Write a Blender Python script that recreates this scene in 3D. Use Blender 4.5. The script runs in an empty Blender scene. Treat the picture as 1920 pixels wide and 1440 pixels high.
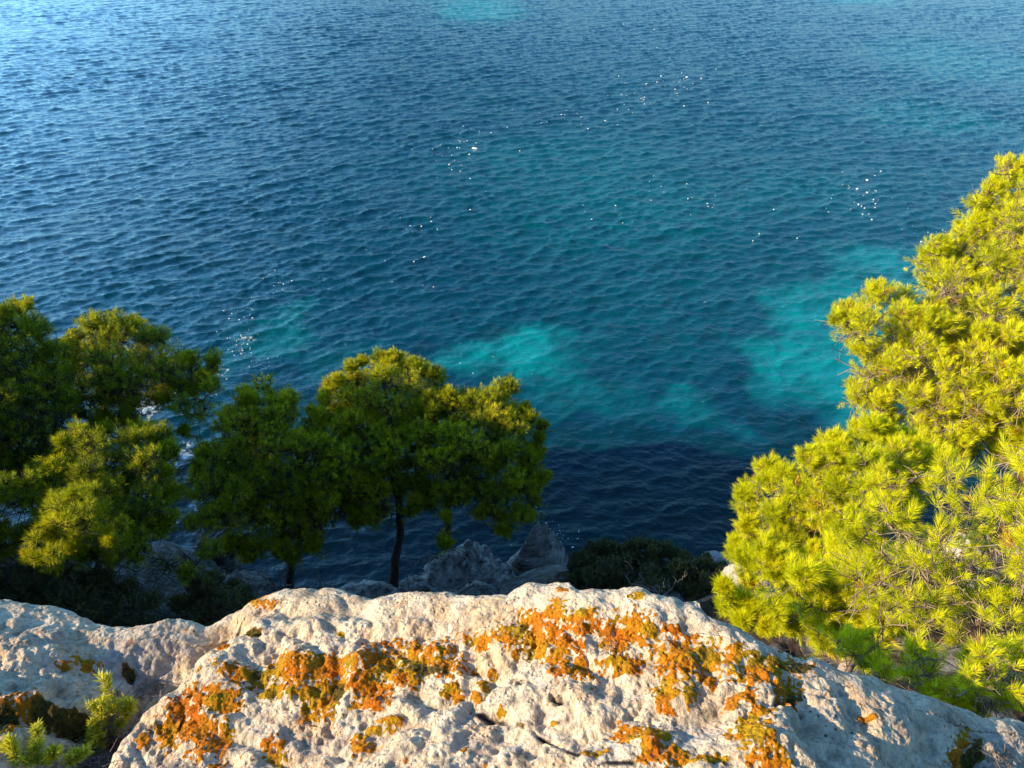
import bpy, math, random
import numpy as np
from mathutils import Vector, noise as mnoise

# ------------------------------------------------------------------ camera, sky, sun, exposure
S = bpy.context.scene
C = S.collection
R = math.radians
CAM = np.array([0.0, 0.0, 35.0])
PITCH = R(36.0)
FPX = 1386.0                       # focal length in photo pixels (1920 wide)
cd = bpy.data.cameras.new('camera')
cam = bpy.data.objects.new('camera', cd)
C.objects.link(cam)
cam.location = CAM
cam.rotation_euler = (R(90) - PITCH, 0, 0)
cd.sensor_width = 36.0
cd.lens = 36.0 * FPX / 1920.0
cd.clip_start = 0.05
cd.clip_end = 20000
S.camera = cam

SUN_FROM = R(77)                   # light travels towards +Y turned by this much towards +X
SUN_EL = R(26)
sd = np.array([math.sin(SUN_FROM) * math.cos(SUN_EL), math.cos(SUN_FROM) * math.cos(SUN_EL), -math.sin(SUN_EL)])
w = bpy.data.worlds.new('World')
S.world = w
w.use_nodes = True
nt = w.node_tree
bg = nt.nodes['Background']
sky = nt.nodes.new('ShaderNodeTexSky')
sky.sky_type = 'NISHITA'
sky.sun_disc = False
sky.sun_elevation = SUN_EL
sky.sun_rotation = math.atan2(-sd[0], -sd[1])
sky.altitude = 30
sky.air_density = 1.0
sky.dust_density = 0.5
sky.ozone_density = 2.0
tint = nt.nodes.new('ShaderNodeMix')
tint.data_type = 'RGBA'
tint.blend_type = 'MULTIPLY'
tint.inputs[0].default_value = 1.0
tint.inputs[7].default_value = (0.54, 0.90, 1.14, 1)      # clear maritime air, less violet than the model sky
nt.links.new(sky.outputs[0], tint.inputs[6])
# glow added to the left-front sky to brighten the water's reflections
tc = nt.nodes.new('ShaderNodeTexCoord')
def wvec(v, lo, hi, a, b):
    d = nt.nodes.new('ShaderNodeVectorMath'); d.operation = 'DOT_PRODUCT'
    nt.links.new(tc.outputs['Generated'], d.inputs[0])
    d.inputs[1].default_value = Vector(v).normalized()
    mr = nt.nodes.new('ShaderNodeMapRange')
    mr.interpolation_type = 'SMOOTHSTEP'
    nt.links.new(d.outputs['Value'], mr.inputs[0])
    for k, q in enumerate((lo, hi, a, b)): mr.inputs[k + 1].default_value = q
    return mr.outputs[0]
added_glow = nt.nodes.new('ShaderNodeMath'); added_glow.operation = 'MULTIPLY'
nt.links.new(wvec((0, 0, 1), 0.0, 0.75, 0.82, 0.88), added_glow.inputs[0])
nt.links.new(wvec((-0.86, 0.5, 0.12), 0.60, 0.98, 1.0, 3.0), added_glow.inputs[1])
sc_ = nt.nodes.new('ShaderNodeVectorMath'); sc_.operation = 'SCALE'
nt.links.new(tint.outputs[2], sc_.inputs[0])
nt.links.new(added_glow.outputs[0], sc_.inputs['Scale'])
nt.links.new(sc_.outputs[0], bg.inputs[0])
bg.inputs[1].default_value = 0.13
sl = bpy.data.lights.new('sun', 'SUN')
sun = bpy.data.objects.new('sun', sl)
C.objects.link(sun)
sl.energy = 5.0
sl.angle = R(0.6)
sl.color = (1.0, 0.76, 0.45)
sun.rotation_euler = Vector(sd).to_track_quat('-Z', 'Y').to_euler()
sun.location = (-40, -30, 60)
S.view_settings.view_transform = 'Standard'
S.view_settings.look = 'None'
S.view_settings.exposure = 0.92
S.view_settings.gamma = 1.0
S.cycles.max_bounces = 6
S.cycles.diffuse_bounces = 3
S.cycles.transparent_max_bounces = 4
S.cycles.caustics_reflective = False
S.cycles.caustics_refractive = False

# ------------------------------------------------------------------ helpers
sT, cT = math.sin(PITCH), math.cos(PITCH)

def ray(px, py):
    u = (np.asarray(px, float) - 960) / FPX
    v = (np.asarray(py, float) - 720) / FPX
    return np.stack([u, cT - v * sT, -sT - v * cT], -1)

def at_z(px, py, z):
    d = ray(px, py)
    t = (z - CAM[2]) / d[..., 2]
    return CAM + d * t[..., None]

def at_y(px, py, y):
    d = ray(px, py)
    t = y / d[..., 1]
    return CAM + d * t[..., None]

def at_d(px, py, dist):
    d = ray(px, py)
    n = np.linalg.norm(d, axis=-1, keepdims=True)
    return CAM + d / n * np.asarray(dist, float)[..., None]

def to_px(P):
    q = P - CAM
    yy = q[..., 1] * cT - q[..., 2] * sT      # depth
    vv = -(q[..., 1] * sT + q[..., 2] * cT)
    return 960 + FPX * q[..., 0] / yy, 720 + FPX * vv / yy

def hash3(i, j, k, seed):
    n = (i * 374761393 + j * 668265263 + k * 2147483647 + seed * 1274126177) & 0xffffffff
    n = ((n ^ (n >> 13)) * 1274126177) & 0xffffffff
    n = ((n ^ (n >> 16)) * 2246822519) & 0xffffffff
    return n ^ (n >> 15)

GR = np.random.RandomState(5).normal(size=(256, 3))
GR = (GR / np.linalg.norm(GR, axis=1, keepdims=True)).astype(np.float32)

def perlin(P, seed=0):
    P = np.asarray(P)
    Pi = np.floor(P).astype(np.int64)
    Pf = (P - Pi).astype(np.float32)
    F = Pf * Pf * Pf * (Pf * (Pf * 6 - 15) + 10)
    out = np.zeros(P.shape[:-1], np.float32)
    for a in (0, 1):
        wa = F[..., 0] if a else 1 - F[..., 0]
        for b in (0, 1):
            wb = F[..., 1] if b else 1 - F[..., 1]
            for c in (0, 1):
                wc = F[..., 2] if c else 1 - F[..., 2]
                g = GR[hash3(Pi[..., 0] + a, Pi[..., 1] + b, Pi[..., 2] + c, seed) & 255]
                d = g[..., 0] * (Pf[..., 0] - a) + g[..., 1] * (Pf[..., 1] - b) + g[..., 2] * (Pf[..., 2] - c)
                out += wa * wb * wc * d
    return out * 1.6

def fbm(P, scale, octs, seed=0, gain=0.5, billow=False):
    out = 0
    amp = 1.0
    for o in range(octs):
        n = perlin(P / scale, seed + o * 7)
        out = out + amp * ((np.abs(n) * 2 - 0.5) if billow else n)
        scale = scale / 2.03
        amp *= gain
    return out

def worley(U, scale, seed=0):
    """distance to nearest jittered point, 2D, in cell units"""
    Q = U / scale
    I = np.floor(Q).astype(np.int64)
    best = np.full(Q.shape[:-1], 9.0)
    for a in (-1, 0, 1):
        for b in (-1, 0, 1):
            h = hash3(I[..., 0] + a, I[..., 1] + b, I[..., 0] * 0, seed)
            jx = (h & 1023) / 1023.0
            jy = ((h >> 10) & 1023) / 1023.0
            rr = 0.6 + 0.4 * ((h >> 20) & 255) / 255.0
            d = np.hypot(I[..., 0] + a + jx - Q[..., 0], I[..., 1] + b + jy - Q[..., 1]) / rr
            best = np.minimum(best, d)
    return best

def smooth(x, a, b):
    t = np.clip((x - a) / (b - a), 0, 1)
    return t * t * (3 - 2 * t)

def mesh_obj(name, V, F, mat, parent=None, attrs=None, shade=True):
    """F: (n,3) or (n,4) int array"""
    V = np.ascontiguousarray(V, np.float32)
    F = np.ascontiguousarray(F, np.int32)
    me = bpy.data.meshes.new(name)
    k = F.shape[1]
    me.vertices.add(len(V))
    me.vertices.foreach_set('co', V.ravel())
    me.loops.add(F.size)
    me.loops.foreach_set('vertex_index', F.ravel())
    me.polygons.add(len(F))
    me.polygons.foreach_set('loop_start', np.arange(0, F.size, k, dtype=np.int32))
    me.polygons.foreach_set('loop_total', np.full(len(F), k, np.int32))
    if shade:
        me.polygons.foreach_set('use_smooth', np.ones(len(F), bool))
    for an, arr in (attrs or {}).items():
        a = me.attributes.new(an, 'FLOAT', 'POINT')
        a.data.foreach_set('value', np.ascontiguousarray(arr, np.float32).ravel())
    me.update()
    me.validate()
    me.materials.append(mat)
    o = bpy.data.objects.new(name, me)
    C.objects.link(o)
    if parent is not None:
        o.parent = parent
        o.matrix_parent_inverse = parent.matrix_world.inverted()
    return o

def grid_faces(nr, nc):
    i = np.arange(nr * nc).reshape(nr, nc)
    return np.stack([i[:-1, :-1], i[:-1, 1:], i[1:, 1:], i[1:, :-1]], -1).reshape(-1, 4)

def tag(o, label=None, cat=None, group=None, kind=None):
    if label: o['label'] = label
    if cat: o['category'] = cat
    if group: o['group'] = group
    if kind: o['kind'] = kind
    return o

def empty(name, loc):
    o = bpy.data.objects.new(name, None)
    C.objects.link(o)
    o.location = loc
    o.empty_display_size = 0.2
    bpy.context.view_layer.update()
    return o

# ------------------------------------------------------------------ materials
def new_mat(name):
    m = bpy.data.materials.new(name)
    m.use_nodes = True
    n = m.node_tree
    return m, n.nodes, n.links, n.nodes['Principled BSDF']

def node(N, t, **kw):
    x = N.new(t)
    for k, v in kw.items():
        setattr(x, k, v)
    return x

def attr(N, name):
    a = N.new('ShaderNodeAttribute')
    a.attribute_name = name
    return a.outputs['Fac']

def noise_node(N, L, vec, scale, detail=4, rough=0.55, dist=0.0):
    x = N.new('ShaderNodeTexNoise')
    x.inputs['Scale'].default_value = scale
    x.inputs['Detail'].default_value = detail
    x.inputs['Roughness'].default_value = rough
    x.inputs['Distortion'].default_value = dist
    L.new(vec, x.inputs['Vector'])
    return x.outputs['Fac']

def ramp(N, L, fac, stops):
    x = N.new('ShaderNodeValToRGB')
    e = x.color_ramp.elements
    while len(e) < len(stops): e.new(0.5)
    for i, (p, c) in enumerate(stops):
        e[i].position = p
        e[i].color = (*c, 1) if len(c) == 3 else c
    L.new(fac, x.inputs['Fac'])
    return x.outputs['Color']

def mixc(N, L, fac, a, b, mode='MIX'):
    x = N.new('ShaderNodeMix')
    x.data_type = 'RGBA'
    x.blend_type = mode
    for s, v in ((x.inputs[0], fac), (x.inputs[6], a), (x.inputs[7], b)):
        if isinstance(v, (int, float)): s.default_value = v
        elif isinstance(v, tuple): s.default_value = (*v, 1)
        else: L.new(v, s)
    return x.outputs[2]

def math_n(N, L, op, a, b=0.0, clamp=False):
    x = N.new('ShaderNodeMath')
    x.operation = op
    x.use_clamp = clamp
    for s, v in ((x.inputs[0], a), (x.inputs[1], b)):
        if isinstance(v, (int, float)): s.default_value = v
        else: L.new(v, s)
    return x.outputs[0]

def g3(v): return (v, v, v)

# sea water -------------------------------------------------------
def mat_water():
    m, N, L, P = new_mat('sea_water')
    geo = N.new('ShaderNodeNewGeometry').outputs['Position']
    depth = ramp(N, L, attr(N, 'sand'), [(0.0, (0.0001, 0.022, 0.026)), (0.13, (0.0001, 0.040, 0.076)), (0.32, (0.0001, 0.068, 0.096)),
                                        (0.62, (0.0001, 0.120, 0.145)), (1.0, (0.0003, 0.205, 0.228))])  # darkest stop: tone painted for the shaded water below the cliff
    bed = noise_node(N, L, geo, 0.35, 4, 0.6)
    col = mixc(N, L, 1.0, depth, ramp(N, L, bed, [(0.3, g3(0.72)), (0.5, g3(1.0)), (0.7, g3(1.12))]), 'MULTIPLY')
    # surf foam near the rocks
    f1 = noise_node(N, L, geo, 1.5, 7, 0.68, 0.8)
    fm = math_n(N, L, 'ADD', f1, math_n(N, L, 'MULTIPLY', attr(N, 'surf'), 0.30))
    fm = ramp(N, L, fm, [(0.69, g3(0)), (0.80, g3(1))])
    col = mixc(N, L, fm, col, (0.50, 0.58, 0.60))
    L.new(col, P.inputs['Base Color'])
    L.new(ramp(N, L, fm, [(0, g3(0.06)), (1, g3(0.7))]), P.inputs['Roughness'])
    P.inputs['IOR'].default_value = 1.34
    # fine ripples the mesh is too coarse for
    mp = N.new('ShaderNodeMapping')
    mp.inputs['Rotation'].default_value = (0, 0, R(-24))
    mp.inputs['Scale'].default_value = (0.55, 1.0, 1.0)
    L.new(geo, mp.inputs['Vector'])
    r1 = noise_node(N, L, mp.outputs[0], 1.9, 6, 0.62, 0.5)
    b1 = N.new('ShaderNodeBump')
    b1.inputs['Strength'].default_value = 1.0
    b1.inputs['Distance'].default_value = 0.12
    L.new(r1, b1.inputs['Height'])
    L.new(b1.outputs[0], P.inputs['Normal'])
    return m

def mat_ledge():
    m, N, L, P = new_mat('limestone_with_lichen')
    geo = N.new('ShaderNodeTexCoord').outputs['Object']
    n1 = noise_node(N, L, geo, 7, 6, 0.6, 0.3)
    n2 = noise_node(N, L, geo, 38, 6, 0.65)
    n3 = noise_node(N, L, geo, 170, 4, 0.6)
    base = ramp(N, L, n1, [(0.30, (0.38, 0.32, 0.26)), (0.41, (0.56, 0.48, 0.38)), (0.52, (0.72, 0.65, 0.54)), (0.63, (0.62, 0.48, 0.34)), (0.75, (0.70, 0.60, 0.46))])
    base = mixc(N, L, 0.9, base, ramp(N, L, n2, [(0.34, (0.42, 0.42, 0.45)), (0.46, (0.88, 0.86, 0.84)), (0.60, (1.08, 1.05, 1.0)), (0.70, (0.82, 0.70, 0.56))]), 'MULTIPLY')
    base = mixc(N, L, 0.7, base, ramp(N, L, n3, [(0.30, g3(0.55)), (0.47, g3(1.0)), (0.7, g3(1.12))]), 'MULTIPLY')
    # tiny rusty dots and black lichen dots
    v = N.new('ShaderNodeTexVoronoi')
    v.inputs['Scale'].default_value = 55
    L.new(geo, v.inputs['Vector'])
    dots = ramp(N, L, v.outputs['Distance'], [(0.10, g3(1)), (0.22, g3(0))])
    sel = ramp(N, L, noise_node(N, L, geo, 11, 3), [(0.55, g3(0)), (0.62, g3(1))])
    base = mixc(N, L, math_n(N, L, 'MULTIPLY', dots, sel), base, (0.075, 0.068, 0.065))
    v2 = N.new('ShaderNodeTexVoronoi')
    v2.inputs['Scale'].default_value = 30
    mp = N.new('ShaderNodeMapping')
    mp.inputs['Location'].default_value = (3.3, 1.7, 0.4)
    L.new(geo, mp.inputs['Vector'])
    L.new(mp.outputs[0], v2.inputs['Vector'])
    dots2 = ramp(N, L, v2.outputs['Distance'], [(0.12, g3(1)), (0.26, g3(0))])
    sel2 = ramp(N, L, noise_node(N, L, mp.outputs[0], 8, 3), [(0.56, g3(0)), (0.64, g3(1))])
    base = mixc(N, L, math_n(N, L, 'MULTIPLY', dots2, sel2), base, (0.45, 0.19, 0.05))
    base = mixc(N, L, 1.0, base, (1.0, 0.945, 0.85), 'MULTIPLY')
    # grey weathered skin
    base = mixc(N, L, attr(N, 'grey'), base, ramp(N, L, n2, [(0.35, (0.17, 0.165, 0.17)), (0.6, (0.40, 0.39, 0.39))]))
    base = mixc(N, L, attr(N, 'black'), base, (0.022, 0.020, 0.022))
    # lichen
    ln = noise_node(N, L, geo, 16, 4, 0.6)
    lc = ramp(N, L, ln, [(0.30, (0.13, 0.085, 0.006)), (0.40, (0.40, 0.235, 0.005)), (0.50, (0.49, 0.185, 0.004)), (0.66, (0.48, 0.125, 0.005))])
    lc = mixc(N, L, 0.85, lc, ramp(N, L, noise_node(N, L, geo, 210, 4, 0.7), [(0.34, g3(0.30)), (0.5, g3(0.95)), (0.68, g3(1.30))]), 'MULTIPLY')
    lc = mixc(N, L, attr(N, 'moss'), lc, ramp(N, L, n3, [(0.35, (0.03, 0.022, 0.006)), (0.65, (0.14, 0.10, 0.018))]))
    lm = math_n(N, L, 'ADD', attr(N, 'lichen'), math_n(N, L, 'MULTIPLY', math_n(N, L, 'SUBTRACT', noise_node(N, L, geo, 120, 4, 0.7), 0.5), 0.75))
    lm = ramp(N, L, lm, [(0.42, g3(0)), (0.54, g3(1))])
    col = mixc(N, L, lm, base, lc)
    L.new(col, P.inputs['Base Color'])
    P.inputs['Roughness'].default_value = 0.9
    P.inputs['Specular IOR Level'].default_value = 0.2
    hb = math_n(N, L, 'ADD', math_n(N, L, 'MULTIPLY', n3, 0.5), math_n(N, L, 'MULTIPLY', noise_node(N, L, geo, 90, 5, 0.7), 1.0))
    v3 = N.new('ShaderNodeTexVoronoi')
    v3.inputs['Scale'].default_value = 85
    L.new(geo, v3.inputs['Vector'])
    pit = ramp(N, L, v3.outputs['Distance'], [(0.08, g3(0)), (0.38, g3(1))])
    pit = mixc(N, L, ramp(N, L, noise_node(N, L, geo, 14, 3), [(0.44, g3(0)), (0.56, g3(1))]), g3(1), pit)
    hb = math_n(N, L, 'ADD', hb, math_n(N, L, 'MULTIPLY', pit, 0.55))
    b = N.new('ShaderNodeBump')
    b.inputs['Strength'].default_value = 1.0
    b.inputs['Distance'].default_value = 0.009
    L.new(hb, b.inputs['Height'])
    L.new(b.outputs[0], P.inputs['Normal'])
    return m

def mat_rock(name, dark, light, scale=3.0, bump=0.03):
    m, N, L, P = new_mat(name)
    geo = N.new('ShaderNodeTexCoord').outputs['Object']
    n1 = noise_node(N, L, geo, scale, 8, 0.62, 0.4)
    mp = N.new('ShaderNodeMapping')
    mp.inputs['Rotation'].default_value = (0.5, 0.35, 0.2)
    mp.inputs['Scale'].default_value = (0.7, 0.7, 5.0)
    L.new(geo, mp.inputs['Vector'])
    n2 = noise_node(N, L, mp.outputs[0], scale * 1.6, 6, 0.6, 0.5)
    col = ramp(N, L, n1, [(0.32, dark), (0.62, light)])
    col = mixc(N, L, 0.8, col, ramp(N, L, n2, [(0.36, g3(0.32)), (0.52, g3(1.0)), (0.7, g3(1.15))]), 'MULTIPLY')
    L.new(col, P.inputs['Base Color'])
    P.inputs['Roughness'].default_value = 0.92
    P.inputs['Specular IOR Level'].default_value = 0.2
    b = N.new('ShaderNodeBump')
    b.inputs['Strength'].default_value = 0.9
    b.inputs['Distance'].default_value = bump
    L.new(math_n(N, L, 'ADD', n1, n2), b.inputs['Height'])
    L.new(b.outputs[0], P.inputs['Normal'])
    return m

def mat_ground():
    m, N, L, P = new_mat('cliff_ground')
    geo = N.new('ShaderNodeTexCoord').outputs['Object']
    n1 = noise_node(N, L, geo, 0.9, 8, 0.65, 0.5)
    n2 = noise_node(N, L, geo, 6.0, 6, 0.65)
    rock = ramp(N, L, n2, [(0.3, (0.06, 0.057, 0.054)), (0.65, (0.24, 0.225, 0.21))])
    soil = ramp(N, L, n2, [(0.3, (0.018, 0.014, 0.009)), (0.7, (0.085, 0.055, 0.032))])
    col = mixc(N, L, ramp(N, L, n1, [(0.46, g3(0)), (0.56, g3(1))]), soil, rock)
    L.new(col, P.inputs['Base Color'])
    P.inputs['Roughness'].default_value = 0.95
    P.inputs['Specular IOR Level'].default_value = 0.1
    b = N.new('ShaderNodeBump')
    b.inputs['Distance'].default_value = 0.12
    L.new(n2, b.inputs['Height'])
    L.new(b.outputs[0], P.inputs['Normal'])
    return m

def mat_bark(name, a, b_, sc=30):
    m, N, L, P = new_mat(name)
    geo = N.new('ShaderNodeTexCoord').outputs['Object']
    n = noise_node(N, L, geo, sc, 5, 0.65)
    L.new(ramp(N, L, n, [(0.35, a), (0.65, b_)]), P.inputs['Base Color'])
    P.inputs['Roughness'].default_value = 0.9
    P.inputs['Specular IOR Level'].default_value = 0.15
    b = N.new('ShaderNodeBump')
    b.inputs['Distance'].default_value = 0.01
    L.new(n, b.inputs['Height'])
    L.new(b.outputs[0], P.inputs['Normal'])
    return m

def mat_needles(name, stops, transl=0.30):
    """'tone' per tuft: 0 darkest kind of green .. 1 freshest; above 1 = dead and brown"""
    m, N, L, P = new_mat(name)
    col = ramp(N, L, attr(N, 'tone'), stops)
    P.inputs['Roughness'].default_value = 0.55
    P.inputs['Specular IOR Level'].default_value = 0.25
    L.new(col, P.inputs['Base Color'])
    tr = N.new('ShaderNodeBsdfTranslucent')
    L.new(col, tr.inputs['Color'])
    mx = N.new('ShaderNodeMixShader')
    mx.inputs[0].default_value = transl
    L.new(P.outputs[0], mx.inputs[1])
    L.new(tr.outputs[0], mx.inputs[2])
    L.new(mx.outputs[0], N['Material Output'].inputs['Surface'])
    return m

M_WATER = mat_water()
M_LEDGE = mat_ledge()
M_GROUND = mat_ground()
M_BOULDER = mat_rock('grey_limestone', (0.07, 0.066, 0.064), (0.52, 0.49, 0.45), 3.5, 0.10)
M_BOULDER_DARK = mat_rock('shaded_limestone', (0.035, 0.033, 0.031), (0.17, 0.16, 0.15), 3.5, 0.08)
M_BOULDER_PALE = mat_rock('pale_limestone', (0.22, 0.20, 0.18), (0.55, 0.49, 0.42), 4.0, 0.03)
M_BARK = mat_bark('dark_bark', (0.025, 0.020, 0.018), (0.10, 0.080, 0.068))
M_BARK_LIT = mat_bark('pale_bark', (0.16, 0.115, 0.085), (0.40, 0.31, 0.24), 60)
M_DEAD = mat_bark('bleached_deadwood', (0.20, 0.17, 0.15), (0.45, 0.40, 0.35), 40)
M_DEAD_DARK = mat_bark('grey_deadwood', (0.08, 0.07, 0.065), (0.22, 0.20, 0.185), 40)
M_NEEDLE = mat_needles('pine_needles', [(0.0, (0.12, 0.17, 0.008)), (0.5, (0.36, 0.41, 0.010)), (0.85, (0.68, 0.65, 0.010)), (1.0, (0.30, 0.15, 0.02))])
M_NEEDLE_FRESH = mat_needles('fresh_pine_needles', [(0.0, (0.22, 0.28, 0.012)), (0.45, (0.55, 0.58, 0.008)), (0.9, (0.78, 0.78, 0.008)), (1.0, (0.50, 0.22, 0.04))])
M_SHRUB = mat_needles('dark_shrub_leaves', [(0.0, (0.075, 0.085, 0.028)), (0.6, (0.16, 0.165, 0.045)), (1.0, (0.22, 0.16, 0.08))], 0.15)
M_SPRIG = mat_needles('sprig_leaves', [(0.0, (0.28, 0.32, 0.03)), (0.6, (0.55, 0.54, 0.04)), (1.0, (0.72, 0.66, 0.05))], 0.3)
def mat_foam():
    m, N, L, P = new_mat('white_foam')
    P.inputs['Base Color'].default_value = (0.85, 0.87, 0.88, 1)
    P.inputs['Roughness'].default_value = 0.7
    return m
M_FOAM = mat_foam()

# ------------------------------------------------------------------ the sea
rs = np.random.RandomState(11)

def ocean_tile(n, size, lam_lo, lam_hi, peak, mean_dir, spread, rms_slope, seed):
    r = np.random.RandomState(seed)
    k1 = np.fft.fftfreq(n, size / n) * 2 * math.pi
    kx, ky = np.meshgrid(k1, k1)
    k = np.hypot(kx, ky)
    k[0, 0] = 1
    kp = 2 * math.pi / peak
    th = np.arctan2(ky, kx) - mean_dir
    D = np.abs(np.cos(th)) ** spread + 0.03
    A = k ** -2.0 * np.exp(-0.65 * (kp / k) ** 2) * np.sqrt(D)
    A[(k < 2 * math.pi / lam_hi) | (k > 2 * math.pi / lam_lo)] = 0
    A[0, 0] = 0
    H = A * (r.normal(size=(n, n)) + 1j * r.normal(size=(n, n)))
    h = np.fft.ifft2(H).real
    sx = np.fft.ifft2(1j * kx * H).real
    sy = np.fft.ifft2(1j * ky * H).real
    dx = np.fft.ifft2(-1j * kx / k * H).real
    dy = np.fft.ifft2(-1j * ky / k * H).real
    q = rms_slope / math.sqrt((sx ** 2 + sy ** 2).mean())
    return h * q, -dx * q, -dy * q

def sample(tile, size, x, y):
    n = tile.shape[0]
    u = (x / size * n) % n
    v = (y / size * n) % n
    i, j = np.floor(u).astype(int), np.floor(v).astype(int)
    fu, fv = u - i, v - j
    i1, j1 = (i + 1) % n, (j + 1) % n
    i %= n; j %= n
    return (tile[j, i] * (1 - fu) + tile[j, i1] * fu) * (1 - fv) + (tile[j1, i] * (1 - fu) + tile[j1, i1] * fu) * fv

WIND = R(-66)     # direction the waves travel in
BANDS = [  # n, tile, lo, hi, peak, dir, spread, slope, far-fade radius
    (640, 171.0, 2.2, 20.0, 3.6, WIND, 6.0, 0.080, 1500),
    (1024, 97.0, 0.8, 2.2, 3.6, WIND + 0.2, 4.5, 0.18, 300),
    (1024, 61.0, 0.26, 0.8, 3.6, WIND - 0.25, 3.5, 0.200, 130),
]
TILES = [ocean_tile(b[0], b[1], b[2], b[3], b[4], b[5], b[6], b[7], 20 + i) for i, b in enumerate(BANDS)]

def sea(x, y):
    r = np.hypot(x, y)
    X, Y, Z = x.copy(), y.copy(), np.zeros_like(x)
    # wind streaks: patches of rougher and calmer water
    q = np.stack([x, y, x * 0], -1)
    gust = 1.0 + 0.45 * perlin(q / np.array([38, 22, 1]), 3) + 0.25 * perlin(q / np.array([11, 9, 1]), 4)
    lee = 0.50 + 0.50 * smooth(y - 0.45 * x, 22, 75)       # sheltered under the cliff
    left = 1.0 + 0.05 * smooth(-x, -10, 60)
    for b, t in zip(BANDS, TILES):
        f = gust * lee * left * (1 - 0.85 * smooth(r, b[8] * 0.55, b[8] * 1.6))
        a = R(13) if b[1] < 100 else 0.0
        xr, yr = x * math.cos(a) - y * math.sin(a), x * math.sin(a) + y * math.cos(a)
        Z += f * sample(t[0], b[1], xr, yr)
        dx, dy = sample(t[1], b[1], xr, yr), sample(t[2], b[1], xr, yr)
        X += 0.8 * f * (dx * math.cos(a) + dy * math.sin(a))
        Y += 0.8 * f * (-dx * math.sin(a) + dy * math.cos(a))
    return X, Y, Z

# light sea bed patches (px, py, rx, ry, strength) turned into places on the water
SAND = [(1010, 632, 75, 42, .95), (950, 672, 85, 38, .75), (1045, 682, 60, 36, .70), (850, 672, 60, 22, .55), (1010, 735, 100, 34, .27),
        (1120, 735, 90, 38, .20),
        (515, 640, 95, 55, .38), (520, 590, 50, 24, .25), (640, 690, 90, 40, .22), (1285, 765, 75, 38, .42), (1395, 800, 34, 44, .28),
        (1190, 770, 60, 30, .12),
        (1660, 492, 110, 42, .62), (1560, 540, 95, 42, .55), (1500, 590, 80, 45, .50), (1600, 640, 130, 70, .62), (1530, 690, 120, 72, .70), (1620, 755, 110, 45, .66),
        (1435, 690, 55, 45, .45), (900, 18, 95, 26, .70), (860, -20, 110, 26, .5), (1790, 110, 170, 50, .32), (1740, 220, 150, 45, .28),
        (1050, 300, 260, 60, .17), (1150, 400, 260, 70, .16), (1500, 360, 160, 50, .14), (1700, 560, 90, 40, .55), (1600, -4, 90, 14, .6)]

def sea_bed(x, y):
    q = np.stack([x, y, x * 0], -1)
    r = np.hypot(x, y)
    wx = x + r * (0.035 * perlin(q / (r[..., None] * 0.11 + 1e-6) * 1.0, 31) * 0 + 0.0) + 2.6 * perlin(q / 6.0, 41) + 1.0 * perlin(q / 2.3, 42)
    wy = y + 3.4 * perlin(q / 7.0, 43) + 1.3 * perlin(q / 2.6, 44)
    P = np.stack([wx, wy, x * 0], -1)
    px, py = PXW(P)
    s = np.zeros_like(x)
    for (cx, cy, rx, ry, k) in SAND:
        c = at_z(cx, cy, 0.0)
        ax = abs(at_z(cx + rx, cy, 0.0)[0] - at_z(cx - rx, cy, 0.0)[0]) / 2
        ay = abs(at_z(cx, cy - ry, 0.0)[1] - at_z(cx, cy + ry, 0.0)[1]) / 2
        d = np.sqrt(((wx - c[0]) / ax) ** 2 + ((wy - c[1]) / ay) ** 2)
        v = 0.95 * k * (1 - smooth(d, 0.30, 1.35))
        s = s + v - s * v
    s += (0.13 + 0.14 * smooth(x / (r + 1), -0.35, 0.30) * (1 - 0.6 * smooth(r, 70, 200)) + 0.05 * perlin(q / 14.0, 45) + 0.03 * perlin(q / 4.0, 46)) * smooth(y + 2.5 * perlin(q / 6.0, 47), 34, 56)  # base tone fades darker shoreward: softened cliff shade painted into the bed colour
    # weed and boulders break up the pale sand
    weed = smooth(fbm(q, 3.2, 5, 48, 0.6), 0.10, 0.55)
    s = s * (1 - 0.26 * weed)
    return np.clip(s, 0, 1)

def PXW(P): return P[..., 0], P[..., 1]

SURF = [(285, 760, 35, 35, .75), (335, 860, 24, 50, .75), (370, 945, 20, 36, .7), (415, 700, 22, 35, .5), (455, 640, 30, 30, .5),
        (265, 700, 30, 40, .55), (400, 1000, 30, 30, .6), (340, 735, 50, 30, .6)]
def surf(x, y):
    s = np.zeros_like(x)
    for (cx, cy, rx, ry, k) in SURF:
        c = at_z(cx, cy, 0.0)
        ax = abs(at_z(cx + rx, cy, 0.0)[0] - at_z(cx - rx, cy, 0.0)[0]) / 2
        ay = abs(at_z(cx, cy - ry, 0.0)[1] - at_z(cx, cy + ry, 0.0)[1]) / 2
        d = np.sqrt(((x - c[0]) / ax) ** 2 + ((y - c[1]) / ay) ** 2)
        s = np.maximum(s, k * (1 - smooth(d, 0.3, 1.3)))
    return s

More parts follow.
